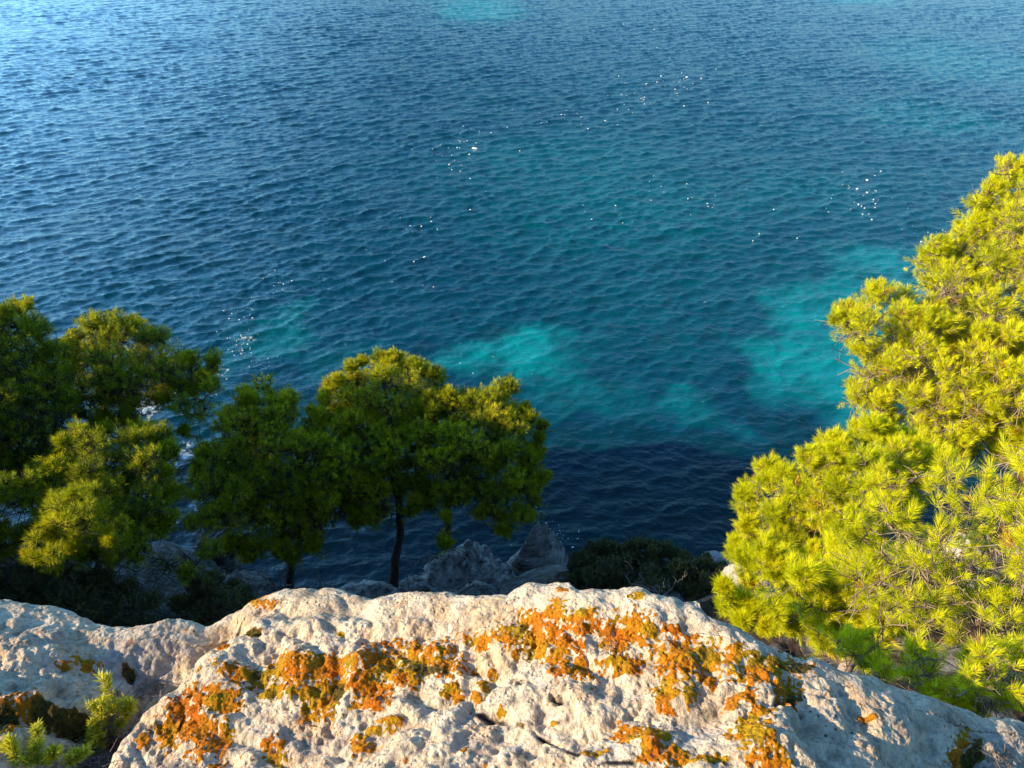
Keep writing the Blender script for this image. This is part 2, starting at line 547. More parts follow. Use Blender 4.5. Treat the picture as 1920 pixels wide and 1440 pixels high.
def build_sea():
    r_in = 11.0 * np.exp(np.arange(0, 980) * 0.0034)
    r_out = r_in[-1] * np.exp(np.arange(1, 60) * 0.06)
    rr = np.concatenate([r_in, r_out])
    a_mid = np.arange(-0.80, 0.80, 0.00165)
    a_l = -0.80 - 0.8 * (np.arange(40, 0, -1) / 40.0)
    a_r = 0.80 + 0.8 * (np.arange(0, 41) / 40.0)
    aa = np.concatenate([a_l, a_mid, a_r])
    Rg, Ag = np.meshgrid(rr, aa, indexing='ij')
    x = Rg * np.sin(Ag)
    y = Rg * np.cos(Ag)
    X, Y, Z = sea(x, y)
    V = np.stack([X, Y, Z], -1).reshape(-1, 3)
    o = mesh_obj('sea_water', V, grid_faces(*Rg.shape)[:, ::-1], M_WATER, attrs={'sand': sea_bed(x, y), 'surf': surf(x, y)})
    tag(o, 'deep blue and turquoise rippled sea below the cliff', None, None, 'structure')
build_sea()

# foam flecks drifting on the sea: too many to count
FLECKS = [(1285, 155, 45, 14, 40), (1190, 190, 70, 16, 40), (1080, 225, 50, 16, 26), (860, 290, 45, 40, 50), (840, 265, 35, 14, 16),
          (900, 250, 70, 60, 26), (1245, 165, 90, 30, 16), (1120, 400, 20, 10, 10), (1230, 350, 35, 20, 14), (1320, 375, 30, 16, 16), (1165, 410, 15, 14, 8),
          (1620, 365, 40, 30, 34), (1640, 385, 55, 14, 30), (1720, 430, 60, 14, 16), (1600, 340, 40, 14, 12), (800, 420, 50, 30, 20), (780, 500, 40, 40, 8),
          (515, 530, 26, 12, 22), (470, 570, 16, 18, 16), (440, 620, 20, 40, 30), (455, 658, 16, 8, 26), (490, 680, 22, 8, 14), (420, 690, 26, 40, 20),
          (1030, 985, 30, 34, 40), (1075, 1000, 20, 22, 16), (1000, 955, 20, 20, 10), (930, 700, 60, 30, 5), (700, 470, 200, 60, 12), (1450, 430, 100, 40, 10), (1780, 450, 40, 12, 8), (1190, 120, 60, 40, 8)]
def build_flecks():
    r = np.random.RandomState(3)
    V, F = [], []
    nv = 0
    for (cx, cy, rx, ry, n) in FLECKS:
        n = max(3, int(n * 0.55))
        px = cx + rx * r.normal(size=n) * 0.75
        py = cy + ry * r.normal(size=n) * 0.75
        for a, b in zip(px, py):
            p = at_z(a, b, 0.0)
            dist = np.linalg.norm(p - CAM)
            x, y, z = sea(np.array([p[0]]), np.array([p[1]]))
            s = dist / FPX * 0.9 * r.lognormal(0, 0.45) * (1.5 if r.rand() < 0.1 else 1) * (0.75 if b < 800 else 0.8)
            k = r.randint(6, 9)
            th = np.sort(r.uniform(0, 2 * math.pi, k))
            el = r.uniform(1.0, 2.0)
            ang = r.uniform(-0.6, 0.6)
            rad = s * r.uniform(0.6, 1.1, k)
            ex, ey = rad * np.cos(th) * el, rad * np.sin(th) * (1.4 if b < 500 else 1.0)
            ring = np.stack([x[0] + ex * math.cos(ang) - ey * math.sin(ang), y[0] + ex * math.sin(ang) + ey * math.cos(ang), np.full(k, z[0] + 0.03)], -1)
            V.append(np.vstack([[x[0], y[0], z[0] + 0.03 + 0.35 * s], ring, ring - [0, 0, 0.12]]))
            for i in range(k):
                j = (i + 1) % k
                F.append((nv, nv + 1 + i, nv + 1 + j))
                F.append((nv + 1 + i, nv + 1 + k + i, nv + 1 + k + j))
                F.append((nv + 1 + i, nv + 1 + k + j, nv + 1 + j))
            nv += 2 * k + 1
    o = mesh_obj('sea_foam', np.vstack(V), np.array(F), M_FOAM)
    tag(o, 'small white foam flecks drifting in loose lines on the sea', 'foam', None, 'stuff')
build_flecks()

# ------------------------------------------------------------------ the cliff: plateau, drop, sloping terrace, face down to the sea
LIP_PX = [(-400, 1000), (0, 1012), (200, 1018), (330, 1030), (430, 1062), (520, 1112), (570, 1136), (700, 1140), (800, 1135), (950, 1100), (1060, 1072),
          (1200, 1062), (1300, 1066), (1380, 1062), (1480, 1040), (1600, 1010), (1750, 1000), (1900, 985), (2300, 960)]
LIP_Y = [(-400, 9.5), (0, 8.6), (330, 8.4), (570, 8.2), (800, 8.3), (1060, 8.8), (1380, 8.6), (1500, 7.6), (1750, 7.0), (2300, 6.6)]
def lip(px):
    lp = np.array(LIP_PX, float); ly = np.array(LIP_Y, float)
    return at_y(px, np.interp(px, lp[:, 0], lp[:, 1]), np.interp(px, ly[:, 0], ly[:, 1]))
_lp = lip(np.linspace(-400, 2300, 200))

def ground_profile(x):
    """for column x: lip y and z"""
    o = np.argsort(_lp[:, 0])
    ly = np.maximum(np.interp(x, _lp[o, 0], _lp[o, 1]), front_y(x) + 2.5)
    lz = np.interp(x, _lp[o, 0], _lp[o, 2])
    return ly, lz

def plateau_z(x, y):
    # flat near the ledge; unseen left shoulder, its heights shaped to shade the pines
    return 33.2 - 0.9 * smooth(-x, 9.5, 12.0) + 1.3 * smooth(-x, 16, 22) + 1.9 * smooth(-x, 9.5, 12.0) * (1 - smooth(y, 5.4, 6.4)) - 0.55 * smooth(-x, 9.5, 12.0)

def front_y(x):
    # unseen shoulder and headland added on the left to shade pines and water
    return 0.35 + 6.5 * smooth(-x, 10.3, 12.6) + 15.5 * smooth(-x, 17.0, 40.0) + (1.6 * np.sin(x * 0.21) + 1.5 * np.sin(x * 0.47 + 1) + 1.1 * np.sin(x * 0.93 + 2)) * smooth(-x, 20, 36)

def build_cliff():
    xs = np.concatenate([-160 * (np.linspace(1, 0.13, 130) ** 1.3), np.linspace(-7.9, 9, 300), 9.1 + 150 * np.linspace(0, 1, 50) ** 1.5])
    xs = np.sort(xs)
    ly, lz = ground_profile(xs)
    rows = []
    kinds = []
    for t in np.linspace(0, 1, 30):                       # plateau
        y = -70 + (70 + front_y(xs)) * t ** 0.5
        rows.append((y, plateau_z(xs, y), 0.25 * (1 - t) + 0.7 * smooth(-xs, 24, 34)))
    y0 = front_y(xs)
    z0 = plateau_z(xs, y0)
    foot = 29.5
    for t in np.linspace(0.05, 1, 14):
        rows.append((y0 + 0.45 * t + 0 * xs, z0 + (foot - z0) * t, 0.15))
    for t in np.linspace(0.01, 1, 110):
        f = t
        rows.append((y0 + 0.45 + (ly - y0 - 0.45) * t, foot + (lz - foot) * (0.35 * t + 0.65 * t * t), 0.22))
    for t in np.linspace(0.02, 1, 90):
        rows.append((ly + (5.2 + 1.2 * np.sin(xs * 0.5)) * t ** 1.5, lz + (-2.0 - lz) * (1 - (1 - t) ** 1.1), 0.5 * min(1, t * 4) + 0.1))
    Y = np.array([np.broadcast_to(r[0], xs.shape) for r in rows]); Z = np.array([np.broadcast_to(r[1], xs.shape) for r in rows])
    X = np.broadcast_to(xs, Y.shape)
    P = np.stack([X, Y, Z], -1)
    A = np.array([np.broadcast_to(r[2], xs.shape) for r in rows])
    # bumps, kept away from the sight line over the lip
    n1 = fbm(P, 2.2, 5, 60, 0.5, True)
    n2 = fbm(P, 2.0, 4, 70)
    P = P + np.stack([n2 * 0, n2 * A * 1.0, n1 * A * 1.3 - 0.05 * A], -1)
    o = mesh_obj('cliff_terrain', P.reshape(-1, 3), grid_faces(*Y.shape), M_GROUND)
    tag(o, 'shaded rocky cliff terrace dropping to the sea', None, None, 'structure')
build_cliff()

# ------------------------------------------------------------------ foreground limestone ledge with lichen
EDGE = [(-500, 1105), (-200, 1118), (0, 1132), (60, 1140), (120, 1163), (160, 1178), (260, 1181), (300, 1172), (370, 1180), (430, 1165), (480, 1135), (520, 1120),
        (600, 1113), (650, 1122), (683, 1129), (733, 1125), (780, 1116), (833, 1118), (865, 1128), (900, 1131), (950, 1127), (975, 1115), (993, 1106), (1030, 1104), (1050, 1098),
        (1070, 1100), (1087, 1111), (1140, 1115), (1150, 1116), (1200, 1117), (1217, 1121), (1240, 1132), (1293, 1142), (1320, 1138), (1357, 1172), (1424, 1198),
        (1459, 1219), (1509, 1244), (1537, 1243), (1630, 1279), (1718, 1307), (1806, 1329), (1920, 1350), (2150, 1400), (2500, 1480)]
LICHEN = [(470,1283,40,13),(560,1270,40,25),(600,1300,42,32),(520,1310,26,14),(345,1385,50,22),(370,1350,45,18),(420,1335,40,20),(400,1395,40,38),(325,1400,28,24),
  (520,1410,18,24),(272,1406,12,14),(245,1358,16,18),(157,1240,20,10),(120,1252,10,7),(55,1335,30,18),(5,1365,32,36),(490,1132,26,8),(630,1262,34,20),(690,1292,48,24),
  (618,1318,20,36),(655,1250,30,14),(722,1245,38,28),(800,1232,62,32),(765,1270,30,18),(845,1290,16,20),(690,1322,34,14),(890,1192,22,12),(950,1185,26,16),
  (1000,1185,52,28),(1030,1210,52,22),(990,1155,26,15),(1040,1145,18,14),(1092,1165,36,20),(1180,1178,52,24),(1160,1195,30,14),(1070,1250,34,22),(1085,1230,14,20),(1163,1233,38,18),
  (1190,1123,12,5),(1052,1104,11,6),(733,1357,18,12),(677,1403,18,20),(703,1373,15,8),(887,1297,12,12),(933,1322,9,6),(1195,1370,52,18),(1222,1412,26,30),(1120,1407,22,9),
  (1030,1345,8,5),(1254,1177,24,8),(1275,1225,58,38),(1325,1220,36,24),(1378,1220,26,17),(1415,1255,34,28),(1470,1240,46,20),(1484,1290,26,26),(1465,1272,18,14),(1250,1290,22,30),
  (1290,1295,16,18),(1328,1262,22,9),(1367,1310,16,11),(1396,1300,22,8),(1424,1330,24,14),(1408,1372,28,34),(1261,1418,26,24),(1328,1420,44,10),(1440,1422,34,16),
  (1822,1395,22,30),(1633,1340,12,6),(1364,1375,11,7),(470,1300,20,8),(585,1340,14,20),(770,1215,16,8),(640,1195,10,5),(720,1205,10,5),(915,1250,10,7),(900,1275,10,12),(440,1240,8,6)]
MOSS = [(145,1345,60,22),(5,1365,30,34),(85,1335,30,16),(235,1240,14,14),(482,1200,20,12),(1500,1245,25,12),(1500,1300,18,12),(1850,1400,20,30),(800,1250,40,10),(635,1300,14,16)]
GREYS = [(240,1230,70,45,.7),(330,1200,60,25,.55),(1000,1270,45,25,.35),(1290,1360,40,35,.5),(930,1400,90,30,.3),(650,1390,60,40,.35),(1880,1400,60,40,.4),(480,1180,60,20,.3),(560,1400,90,30,.35),(80,1200,60,30,.3), (1130,1400,60,25,.5), (1020,1330,30,18,.4)]
PITS = [(1043,1307,16,10,.050),(970,1267,18,9,.035),(885,1248,10,7,.025),(482,1200,22,10,.03),(235,1245,16,12,.04),(1475,1310,30,10,.03),(1100,1240,14,8,.02),(1160,1175,10,6,.02),(1290,1250,12,8,.02),(620,1370,16,10,.02),(1350,1340,16,10,.02),(1180,1330,12,9,.02),(1850,1405,45,25,.04), (640,1425,20,8,.02),(1000,1195,8,5,.015), (1690,1330,26,8,.02), (1560,1300,22,7,.02)]
CRACK = [(880,1328), (935,1335), (960,1345), (1000,1372), (1040,1392), (1075,1412), (1130,1428), (1200,1440)]

def build_ledge():
    Z0 = 33.75
    ed = np.array(EDGE, float)
    zedge = lambda px: Z0 + np.interp(px, [-500, 0, 250, 430, 700, 1100, 1400, 1600, 1920, 2500], [0.02, -0.08, -0.12, -0.15, -0.08, 0.05, 0.09, 0.03, -0.12, -0.45])
    e = at_z(ed[:, 0], ed[:, 1], 34.0)
    t = (zedge(ed[:, 0]) - CAM[2]) / ray(ed[:, 0], ed[:, 1])[:, 2]
    e = CAM + ray(ed[:, 0], ed[:, 1]) * t[:, None]
    ex, ey, ez = e[:, 0], e[:, 1], e[:, 2]
    xs = np.concatenate([np.linspace(-2.6, -1.2, 90)[:-1], np.linspace(-1.2, 1.05, 1080), np.linspace(1.05, 2.4, 90)[1:]])
    ye = np.interp(xs, ex, ey); ze = np.interp(xs, ex, ez)
    ye = ye - 0.42 * smooth(-xs, 1.25, 2.4)
    s_top = np.concatenate([np.linspace(-1.5, 0.46, 60)[:-1], np.linspace(0.46, 1.0, 330)])
    # top runs from behind the camera to the edge
    rows = []
    for s in s_top:
        f = (s + 1.5) / 2.5
        y = np.where(s < 0.46, -1.5 + (0.46 + 1.5) * (s + 1.5) / 1.96, 0.46 + (ye - 0.02 - 0.46) * (s - 0.46) / 0.54)
        back = np.clip((ye - y), 0, None)
        z = ze + 0.10 * back * 0.5 - 0.0
        rows.append(np.stack([xs, y, z], -1))
    zc = ze + 0.001
    for a in np.linspace(0.03, 1, 46):
        th = a * math.pi / 2
        rows.append(np.stack([xs, ye - 0.02 + 0.07 * math.sin(th), ze - 0.075 * (1 - math.cos(th))], -1))
    for a in np.linspace(0.01, 1, 80) ** 1.6:
        rows.append(np.stack([xs, ye + 0.05 - 0.12 * a, ze - 0.075 - 4.2 * a], -1))
    P = np.array(rows)
    nt_ = len(s_top)
    # pixel each top point appears at, to lay out relief and lichen where they belong
    px, py = to_px(P)
    G = np.zeros(P.shape[:2])
    def ell(cx, cy, rx, ry):
        c = np.array([cx, cy], float)
        return np.sqrt(((px - cx) / rx) ** 2 + ((py - cy) / ry) ** 2)
    # crevice between the left block and the main block
    ln = np.array([(455, 1150), (420, 1200), (375, 1245), (300, 1300), (235, 1350), (185, 1420), (150, 1500)], float)
    xl = np.interp(py, ln[:, 1], ln[:, 0])
    dl = (px - xl) / 1386 * 1.6
    topm = smooth(py, 1150, 1180)
    G += -0.075 * np.exp(-(np.where(dl > 0, dl / 0.035, dl / 0.13)) ** 2) * topm
    G += 0.035 * smooth(dl, 0.0, 0.05) * (1 - smooth(dl, 0.10, 0.5)) * topm
    # left block: a hump at the far left that slopes down to the right
    G += 0.05 * (1 - smooth(px, 20, 230)) * smooth(py, 1120, 1200)
    G += -0.03 * np.exp(-(ell(230, 1225, 75, 40)) ** 2)
    # second crevice bottom left
    l2 = np.interp(px, [-100, 60, 150, 190, 240], [1330, 1335, 1325, 1330, 1345])
    G += -0.035 * np.exp(-((py - l2 - 25) / 16) ** 2) * (1 - smooth(px, 190, 240))
    # right shoulder falls away to the right
    G += -0.05 * smooth(px, 1450, 1950) * smooth(py, 1180, 1300) * 0.6
    U = np.stack([P[..., 0], P[..., 1] + P[..., 2] * -1.0], -1)
    warp = np.stack([perlin(P / 0.09, 81), perlin(P / 0.09, 82)], -1) * 0.02
    Nn = np.zeros_like(G)
    Nn += 0.030 * fbm(P, 0.42, 2, 90)
    Nn += 0.022 * fbm(P, 0.17, 3, 95, 0.5, True)
    Nn += 0.0052 * fbm(P, 0.055, 5, 101, 0.55, True)
    Nn += 0.0020 * fbm(P, 0.022, 4, 131, 0.6)
    # solution pits of two sizes
    w1 = worley(U + warp, 0.062, 5)
    w2 = worley(U + warp * 0.6, 0.024, 6)
    pm = smooth(perlin(P / 0.2, 111), -0.15, 0.35)
    Nn += -0.008 * (1 - smooth(w1, 0.12, 0.52)) * (0.25 + 0.75 * pm)
    Nn += -0.004 * (1 - smooth(w2, 0.10, 0.50)) * (0.35 + 0.65 * smooth(perlin(P / 0.12, 113), -0.2, 0.3))
    black = np.zeros_like(G)
    for (cx, cy, rx, ry, dp) in PITS:
        d = ell(cx, cy, rx, ry) + 0.35 * perlin(P / 0.02, 117)
        d = d + 0.5 * perlin(P / 0.009, 119)
        G += -0.5 * dp * (1 - smooth(d, 0.1, 1.25))
        if dp > 0.028 and cx < 1700: black = np.maximum(black, 0.75 * (1 - smooth(d, 0.3, 0.95)))
    # crack with black lichen
    cr = np.array(CRACK, float)
    dmin = np.full(G.shape, 1e9)
    qx = px + 14 * perlin(P / 0.03, 118); qy = py + 9 * perlin(P / 0.025, 119)
    for a, b in zip(cr[:-1], cr[1:]):
        ab = b - a
        tt = np.clip(((qx - a[0]) * ab[0] + (qy - a[1]) * ab[1]) / (ab @ ab), 0, 1)
        dmin = np.minimum(dmin, np.hypot(qx - a[0] - tt * ab[0], qy - a[1] - tt * ab[1]))
    G += -0.010 * (1 - smooth(dmin, 1, 9)) * smooth(perlin(P / 0.06, 125), -0.3, 0.2)
    black = np.maximum(black, (1 - smooth(dmin, 2, 9)) * smooth(perlin(P / 0.04, 120), -0.25, 0.1))
    black = np.maximum(black, 0.9 * (1 - smooth(ell(985, 1415, 26, 20) + 0.9 * perlin(P / 0.018, 121), 0.3, 0.9)))
    # lichen mask with torn edges
    lich = np.zeros_like(G)
    e1 = perlin(P / 0.045, 122); e2 = perlin(P / 0.016, 123); e3 = perlin(P / 0.007, 124)
    for (cx, cy, rx, ry) in LICHEN:
        d = ell(cx, cy, rx * 1.25, ry * 1.25)
        d = d + 0.34 * e1 + 0.48 * e2 + 0.62 * e3
        lich = np.maximum(lich, 1 - smooth(d, 0.62, 1.12))
    lich *= 0.25 + 0.75 * smooth(perlin(P / 0.013, 126) + 0.5 * perlin(P / 0.005, 127), -0.62, -0.34)
    scat = smooth(perlin(P / 0.022, 140) + 0.6 * perlin(P / 0.1, 141), 0.78, 0.95) * smooth(py, 1170, 1230) * (px > 260) * (px < 1480)
    lich = np.maximum(lich, scat * 0.9)
    moss = np.zeros_like(G)
    for (cx, cy, rx, ry) in MOSS:
        d = ell(cx, cy, rx, ry) + 0.4 * e2 + 0.25 * e3
        moss = np.maximum(moss, 1 - smooth(d, 0.65, 1.1))
    lich = np.maximum(lich, moss * (e1 * 0 + 1) * 0.95)
    grey = np.zeros_like(G)
    for (cx, cy, rx, ry, k) in GREYS:
        d = ell(cx, cy, rx, ry) + 0.5 * e1 + 0.3 * e2
        grey = np.maximum(grey, k * (1 - smooth(d, 0.5, 1.2)))
    # nothing above applies behind the camera or on the face below
    onTop = np.zeros_like(G); onTop[:nt_ + 46] = 1
    vis = smooth(P[..., 1], 0.30, 0.45) * onTop
    far_l = 0.9 * smooth(perlin(P / 0.13, 150) + 0.5 * e2, 0.25, 0.4) * (1 - smooth(P[..., 1], 0.28, 0.45)) * onTop
    G *= vis; lich = lich * vis + far_l; moss *= vis; black *= vis; grey *= vis
    lump = 0.5 + 0.5 * perlin(P / 0.008, 160) + 0.4 * perlin(P / 0.004, 161)
    Nn += lich * (0.0012 + 0.0032 * lump)
    # normal of the undisplaced sheet
    du = np.gradient(P, axis=1); dv = np.gradient(P, axis=0)
    nm = np.cross(du, dv)
    nm /= np.linalg.norm(nm, axis=-1, keepdims=True)
    # keep the outline: damp broad relief near the edge
    damp = np.ones_like(G)
    H = G + Nn
    edgek = np.zeros_like(G)
    edgek[:nt_] = smooth(ye - P[:nt_, :, 1], 0.0, 0.12)
    edgek[nt_:] = 0.0
    H = H * (0.45 + 0.55 * edgek)
    P = P + nm * H[..., None]
    o = mesh_obj('limestone_ledge', P.reshape(-1, 3), grid_faces(*G.shape), M_LEDGE,
                 attrs={'lichen': lich, 'moss': moss, 'grey': grey, 'black': black})
    tag(o, 'sunlit pale limestone ledge crusted with orange lichen in the foreground', 'rock ledge')
    return P
LEDGE = build_ledge()
LP = LEDGE.reshape(-1, 3)
_lpx, _lpy = to_px(LP)
def ledge_at(px, py):
    i = np.argmin((_lpx - px) ** 2 + (_lpy - py) ** 2 + 1e6 * (LP[:, 2] < 33.3))
    return LP[i].astype(float)

# ------------------------------------------------------------------ boulders
def icosphere(sub):
    import bmesh
    bm = bmesh.new()
    bmesh.ops.create_icosphere(bm, subdivisions=sub, radius=1.0)
    V = np.array([v.co[:] for v in bm.verts]); F = np.array([[v.index for v in f.verts] for f in bm.faces])
    bm.free()
    return V, F
ICO = icosphere(6)

def boulder(c, size, rot, seed, label, mat=None, planes=9, rough=0.05, peak=0.0, group='grey boulders under the ledge'):
    V, F = ICO
    V = V.copy()
    r = np.random.RandomState(seed)
    n = r.normal(size=(planes, 3)); n /= np.linalg.norm(n, axis=1, keepdims=True)
    d = r.uniform(0.62, 0.85, planes)
    # cut by planes for broken facets
    for k in range(planes):
        s = V @ n[k] - d[k]
        V = V - np.where(s > 0, s, 0)[:, None] * n[k] * 0.93
    if peak:
        V[:, 0:2] *= (1 - peak * smooth(V[:, 2], -0.4, 1.0))[:, None]
        V[:, 2] *= 1 + 0.25 * peak
    cz, sz = math.cos(rot), math.sin(rot)
    V = V * np.array(size)
    nn = V / np.linalg.norm(V / np.array(size), axis=1, keepdims=True)
    q = V + r.uniform(-50, 50, 3)
    sc = max(size)
    h = 0.8 * fbm(q, sc * 0.7, 6, seed, 0.52, True) + 0.5 * fbm(q * np.array([1, 1, 3.5]) + 0.3 * perlin(q, seed)[:, None], sc * 0.35, 4, seed + 3, 0.55, True)
    V = V + nn / sc * (rough * 1.5 * h * sc)[:, None]
    X = V[:, 0] * cz - V[:, 1] * sz; Y = V[:, 0] * sz + V[:, 1] * cz
    V = np.stack([X, Y, V[:, 2]], -1)
    o = mesh_obj('boulder', V, F, mat or M_BOULDER)
    o.location = c
    tag(o, label, 'boulder', group)
    return o
pt = lambda px, py, y: at_y(px, py, y)
boulder(pt(872, 1118, 8.2), (1.02, 0.8, 0.98), 0.3, 4, 'large rounded grey boulder in front of the pointed one, right of the lone dark trunk', rough=0.10)
boulder(pt(1000, 1095, 9.2), (1.06, 0.6, 1.60), 0.5, 9, 'pointed grey boulder with a steep peak against the dark water', peak=0.6, rough=0.04)
boulder(pt(805, 1128, 7.7), (0.66, 0.45, 0.42), 0.1, 14, 'low broad pale grey boulder just above the ledge, left of the rounded one', rough=0.10)
boulder(pt(893, 1145, 7.3), (0.58, 0.42, 0.40), -0.3, 21, 'flat grey slab boulder directly below the large rounded one', rough=0.10)
boulder(pt(685, 1140, 7.9), (0.72, 0.5, 0.36), 0.0, 25, 'dark flat rock at the foot of the lone dark trunk', rough=0.08)
boulder(pt(1042, 1112, 8.0), (0.22, 0.2, 0.26), 0.0, 31, 'small grey stone half hidden at the left end of the dark shrub')
boulder(pt(1078, 1112, 8.0), (0.17, 0.2, 0.26), 0.6, 33, 'small upright stone right beside the half hidden grey stone')
boulder(pt(1345, 1056, 8.7), (0.30, 0.3, 0.12), 0.0, 35, 'thin pale slab on the cliff rim between dark shrub and bright pine', group=None)
boulder(pt(1385, 1100, 6.4), (0.24, 0.30, 0.30), 0.2, 41, 'pale cream boulder at the left foot of the bright pine', M_BOULDER_PALE, group='pale rocks behind the bright pine')
boulder(pt(1420, 1120, 6.0), (0.22, 0.25, 0.28), 0.8, 43, 'cream boulder half covered by bright pine needles', M_BOULDER_PALE, group='pale rocks behind the bright pine')
boulder(pt(1805, 1060, 6.2), (0.30, 0.35, 0.55), 0.4, 47, 'tall pinkish limestone block seen through gaps in the bright pine', M_BOULDER_PALE, group='pale rocks behind the bright pine')
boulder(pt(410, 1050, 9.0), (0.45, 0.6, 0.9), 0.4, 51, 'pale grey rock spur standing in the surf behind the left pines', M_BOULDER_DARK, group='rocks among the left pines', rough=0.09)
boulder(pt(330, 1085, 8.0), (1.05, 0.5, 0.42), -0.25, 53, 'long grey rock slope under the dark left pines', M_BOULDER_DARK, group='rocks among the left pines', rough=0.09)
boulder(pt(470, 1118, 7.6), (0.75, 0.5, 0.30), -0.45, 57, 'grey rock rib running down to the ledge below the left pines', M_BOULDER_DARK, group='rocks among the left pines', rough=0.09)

# ------------------------------------------------------------------ vegetation
def tubes(paths, sides):
    """paths: list of (pts(n,3), radii(n))"""
    V, F = [], []
    nv = 0
    for P, r in paths:
        P = np.asarray(P, float); n = len(P)
        T = np.gradient(P, axis=0); T /= (np.linalg.norm(T, axis=1, keepdims=True) + 1e-9)
        a = np.cross(T, [0.3, 0.2, 0.93]); a /= (np.linalg.norm(a, axis=1, keepdims=True) + 1e-9)
        b = np.cross(T, a)
        th = np.arange(sides) * 2 * math.pi / sides
        ring = P[:, None] + (a[:, None] * np.cos(th)[None, :, None] + b[:, None] * np.sin(th)[None, :, None]) * np.asarray(r)[:, None, None]
        V.append(ring.reshape(-1, 3))
        i = np.arange(n - 1)[:, None] * sides + np.arange(sides)[None]
        j = np.arange(n - 1)[:, None] * sides + (np.arange(sides)[None] + 1) % sides
        F.append(np.stack([i, j, j + sides, i + sides], -1).reshape(-1, 4) + nv)
        nv += n * sides
    return np.vstack(V), np.vstack(F)

def twigs(A, B, ra, rb, rng, sag=0.12):
    """many thin 3-sided twigs with one bend"""
    n = len(A)
    L = np.linalg.norm(B - A, axis=1, keepdims=True)
    M = (A + B) / 2 + rng.normal(size=(n, 3)) * L * sag
    P = np.stack([A, M, B], 1)
    T = B - A; T /= (L + 1e-9)
    a = np.cross(T, [0.21, 0.35, 0.9]); a /= (np.linalg.norm(a, axis=1, keepdims=True) + 1e-9)
    b = np.cross(T, a)
    rr = np.stack([np.full(n, ra), np.full(n, (ra + rb) / 2), np.full(n, rb)], 1)
    th = np.arange(3) * 2 * math.pi / 3
    V = P[:, :, None] + rr[:, :, None, None] * (a[:, None, None] * np.cos(th)[None, None, :, None] + b[:, None, None] * np.sin(th)[None, None, :, None])
    base = (np.arange(n) * 9)[:, None, None]
    i = np.arange(2)[None, :, None] * 3 + np.arange(3)[None, None]
    j = np.arange(2)[None, :, None] * 3 + (np.arange(3)[None, None] + 1) % 3
    F = np.stack([base + i, base + j, base + j + 3, base + i + 3], -1).reshape(-1, 4)
    return V.reshape(-1, 3), F

def needles(P, A, nn, length, width, shoot, rng, tone, amin=15, amax=65, droop=0.0):
    """P tuft tips, A shoot directions"""
    n = len(P)
    a = np.cross(A, rng.normal(size=(n, 3))); a /= (np.linalg.norm(a, axis=1, keepdims=True) + 1e-9)
    b = np.cross(A, a)
    ph = rng.uniform(0, 2 * math.pi, (n, nn))
    s = rng.uniform(0, 1, (n, nn))
    al = np.radians(amin + (amax - amin) * s ** 0.8 + rng.normal(size=(n, nn)) * 6)
    sc = rng.uniform(0.6, 1.35, (n, 1))
    base = P[:, None] - A[:, None] * (s * shoot * sc)[..., None]
    rad = a[:, None] * np.cos(ph)[..., None] + b[:, None] * np.sin(ph)[..., None]
    d = A[:, None] * np.cos(al)[..., None] + rad * np.sin(al)[..., None]
    d[..., 2] -= droop
    d /= np.linalg.norm(d, axis=-1, keepdims=True)
    L = length * sc * rng.uniform(0.75, 1.1, (n, nn))
    tip = base + d * L[..., None]
    side = np.cross(d, rng.normal(size=(n, nn, 3))); side /= (np.linalg.norm(side, axis=-1, keepdims=True) + 1e-9)
    mid = base + d * (L * 0.35)[..., None]
    V = np.stack([base, mid + side * width / 2, mid - side * width / 2, tip], 2).reshape(-1, 3)
    k = np.arange(n * nn)[:, None] * 4
    F = (k + np.array([[0, 1, 3, 2]]))
    tn = np.repeat(np.clip(tone[:, None] + rng.normal(size=(n, nn)) * 0.06, 0, 1).ravel(), 4)
    return V, F, tn

def in_poly(x, y, poly):
    poly = np.asarray(poly, float)
    c = np.zeros(np.shape(x), bool)
    n = len(poly)
    j = n - 1
    for i in range(n):
        xi, yi = poly[i]; xj, yj = poly[j]
        m = ((yi > y) != (yj > y)) & (x < (xj - xi) * (y - yi) / (yj - yi + 1e-12) + xi)
        c ^= m
        j = i
    return c

def edge_dist(x, y, poly):
    poly = np.asarray(poly, float)
    d = np.full(np.shape(x), 1e9)
    for a, b in zip(poly, np.roll(poly, -1, 0)):
        ab = b - a
        t = np.clip(((x - a[0]) * ab[0] + (y - a[1]) * ab[1]) / (ab @ ab), 0, 1)
        d = np.minimum(d, np.hypot(x - a[0] - t * ab[0], y - a[1] - t * ab[1]))
    return d

def branch_path(A, B, rng, n=7, bend=0.12, lift=0.0):
    t = np.linspace(0, 1, n)[:, None]
    L = np.linalg.norm(B - A)
    P = A + (B - A) * t
    off = np.cumsum(rng.normal(size=(n, 3)), 0); off -= off[0] + (off[-1] - off[0]) * t
    P = P + off * L * bend / 2
    P[:, 2] -= lift * L * np.sin(t[:, 0] * math.pi)
    return P

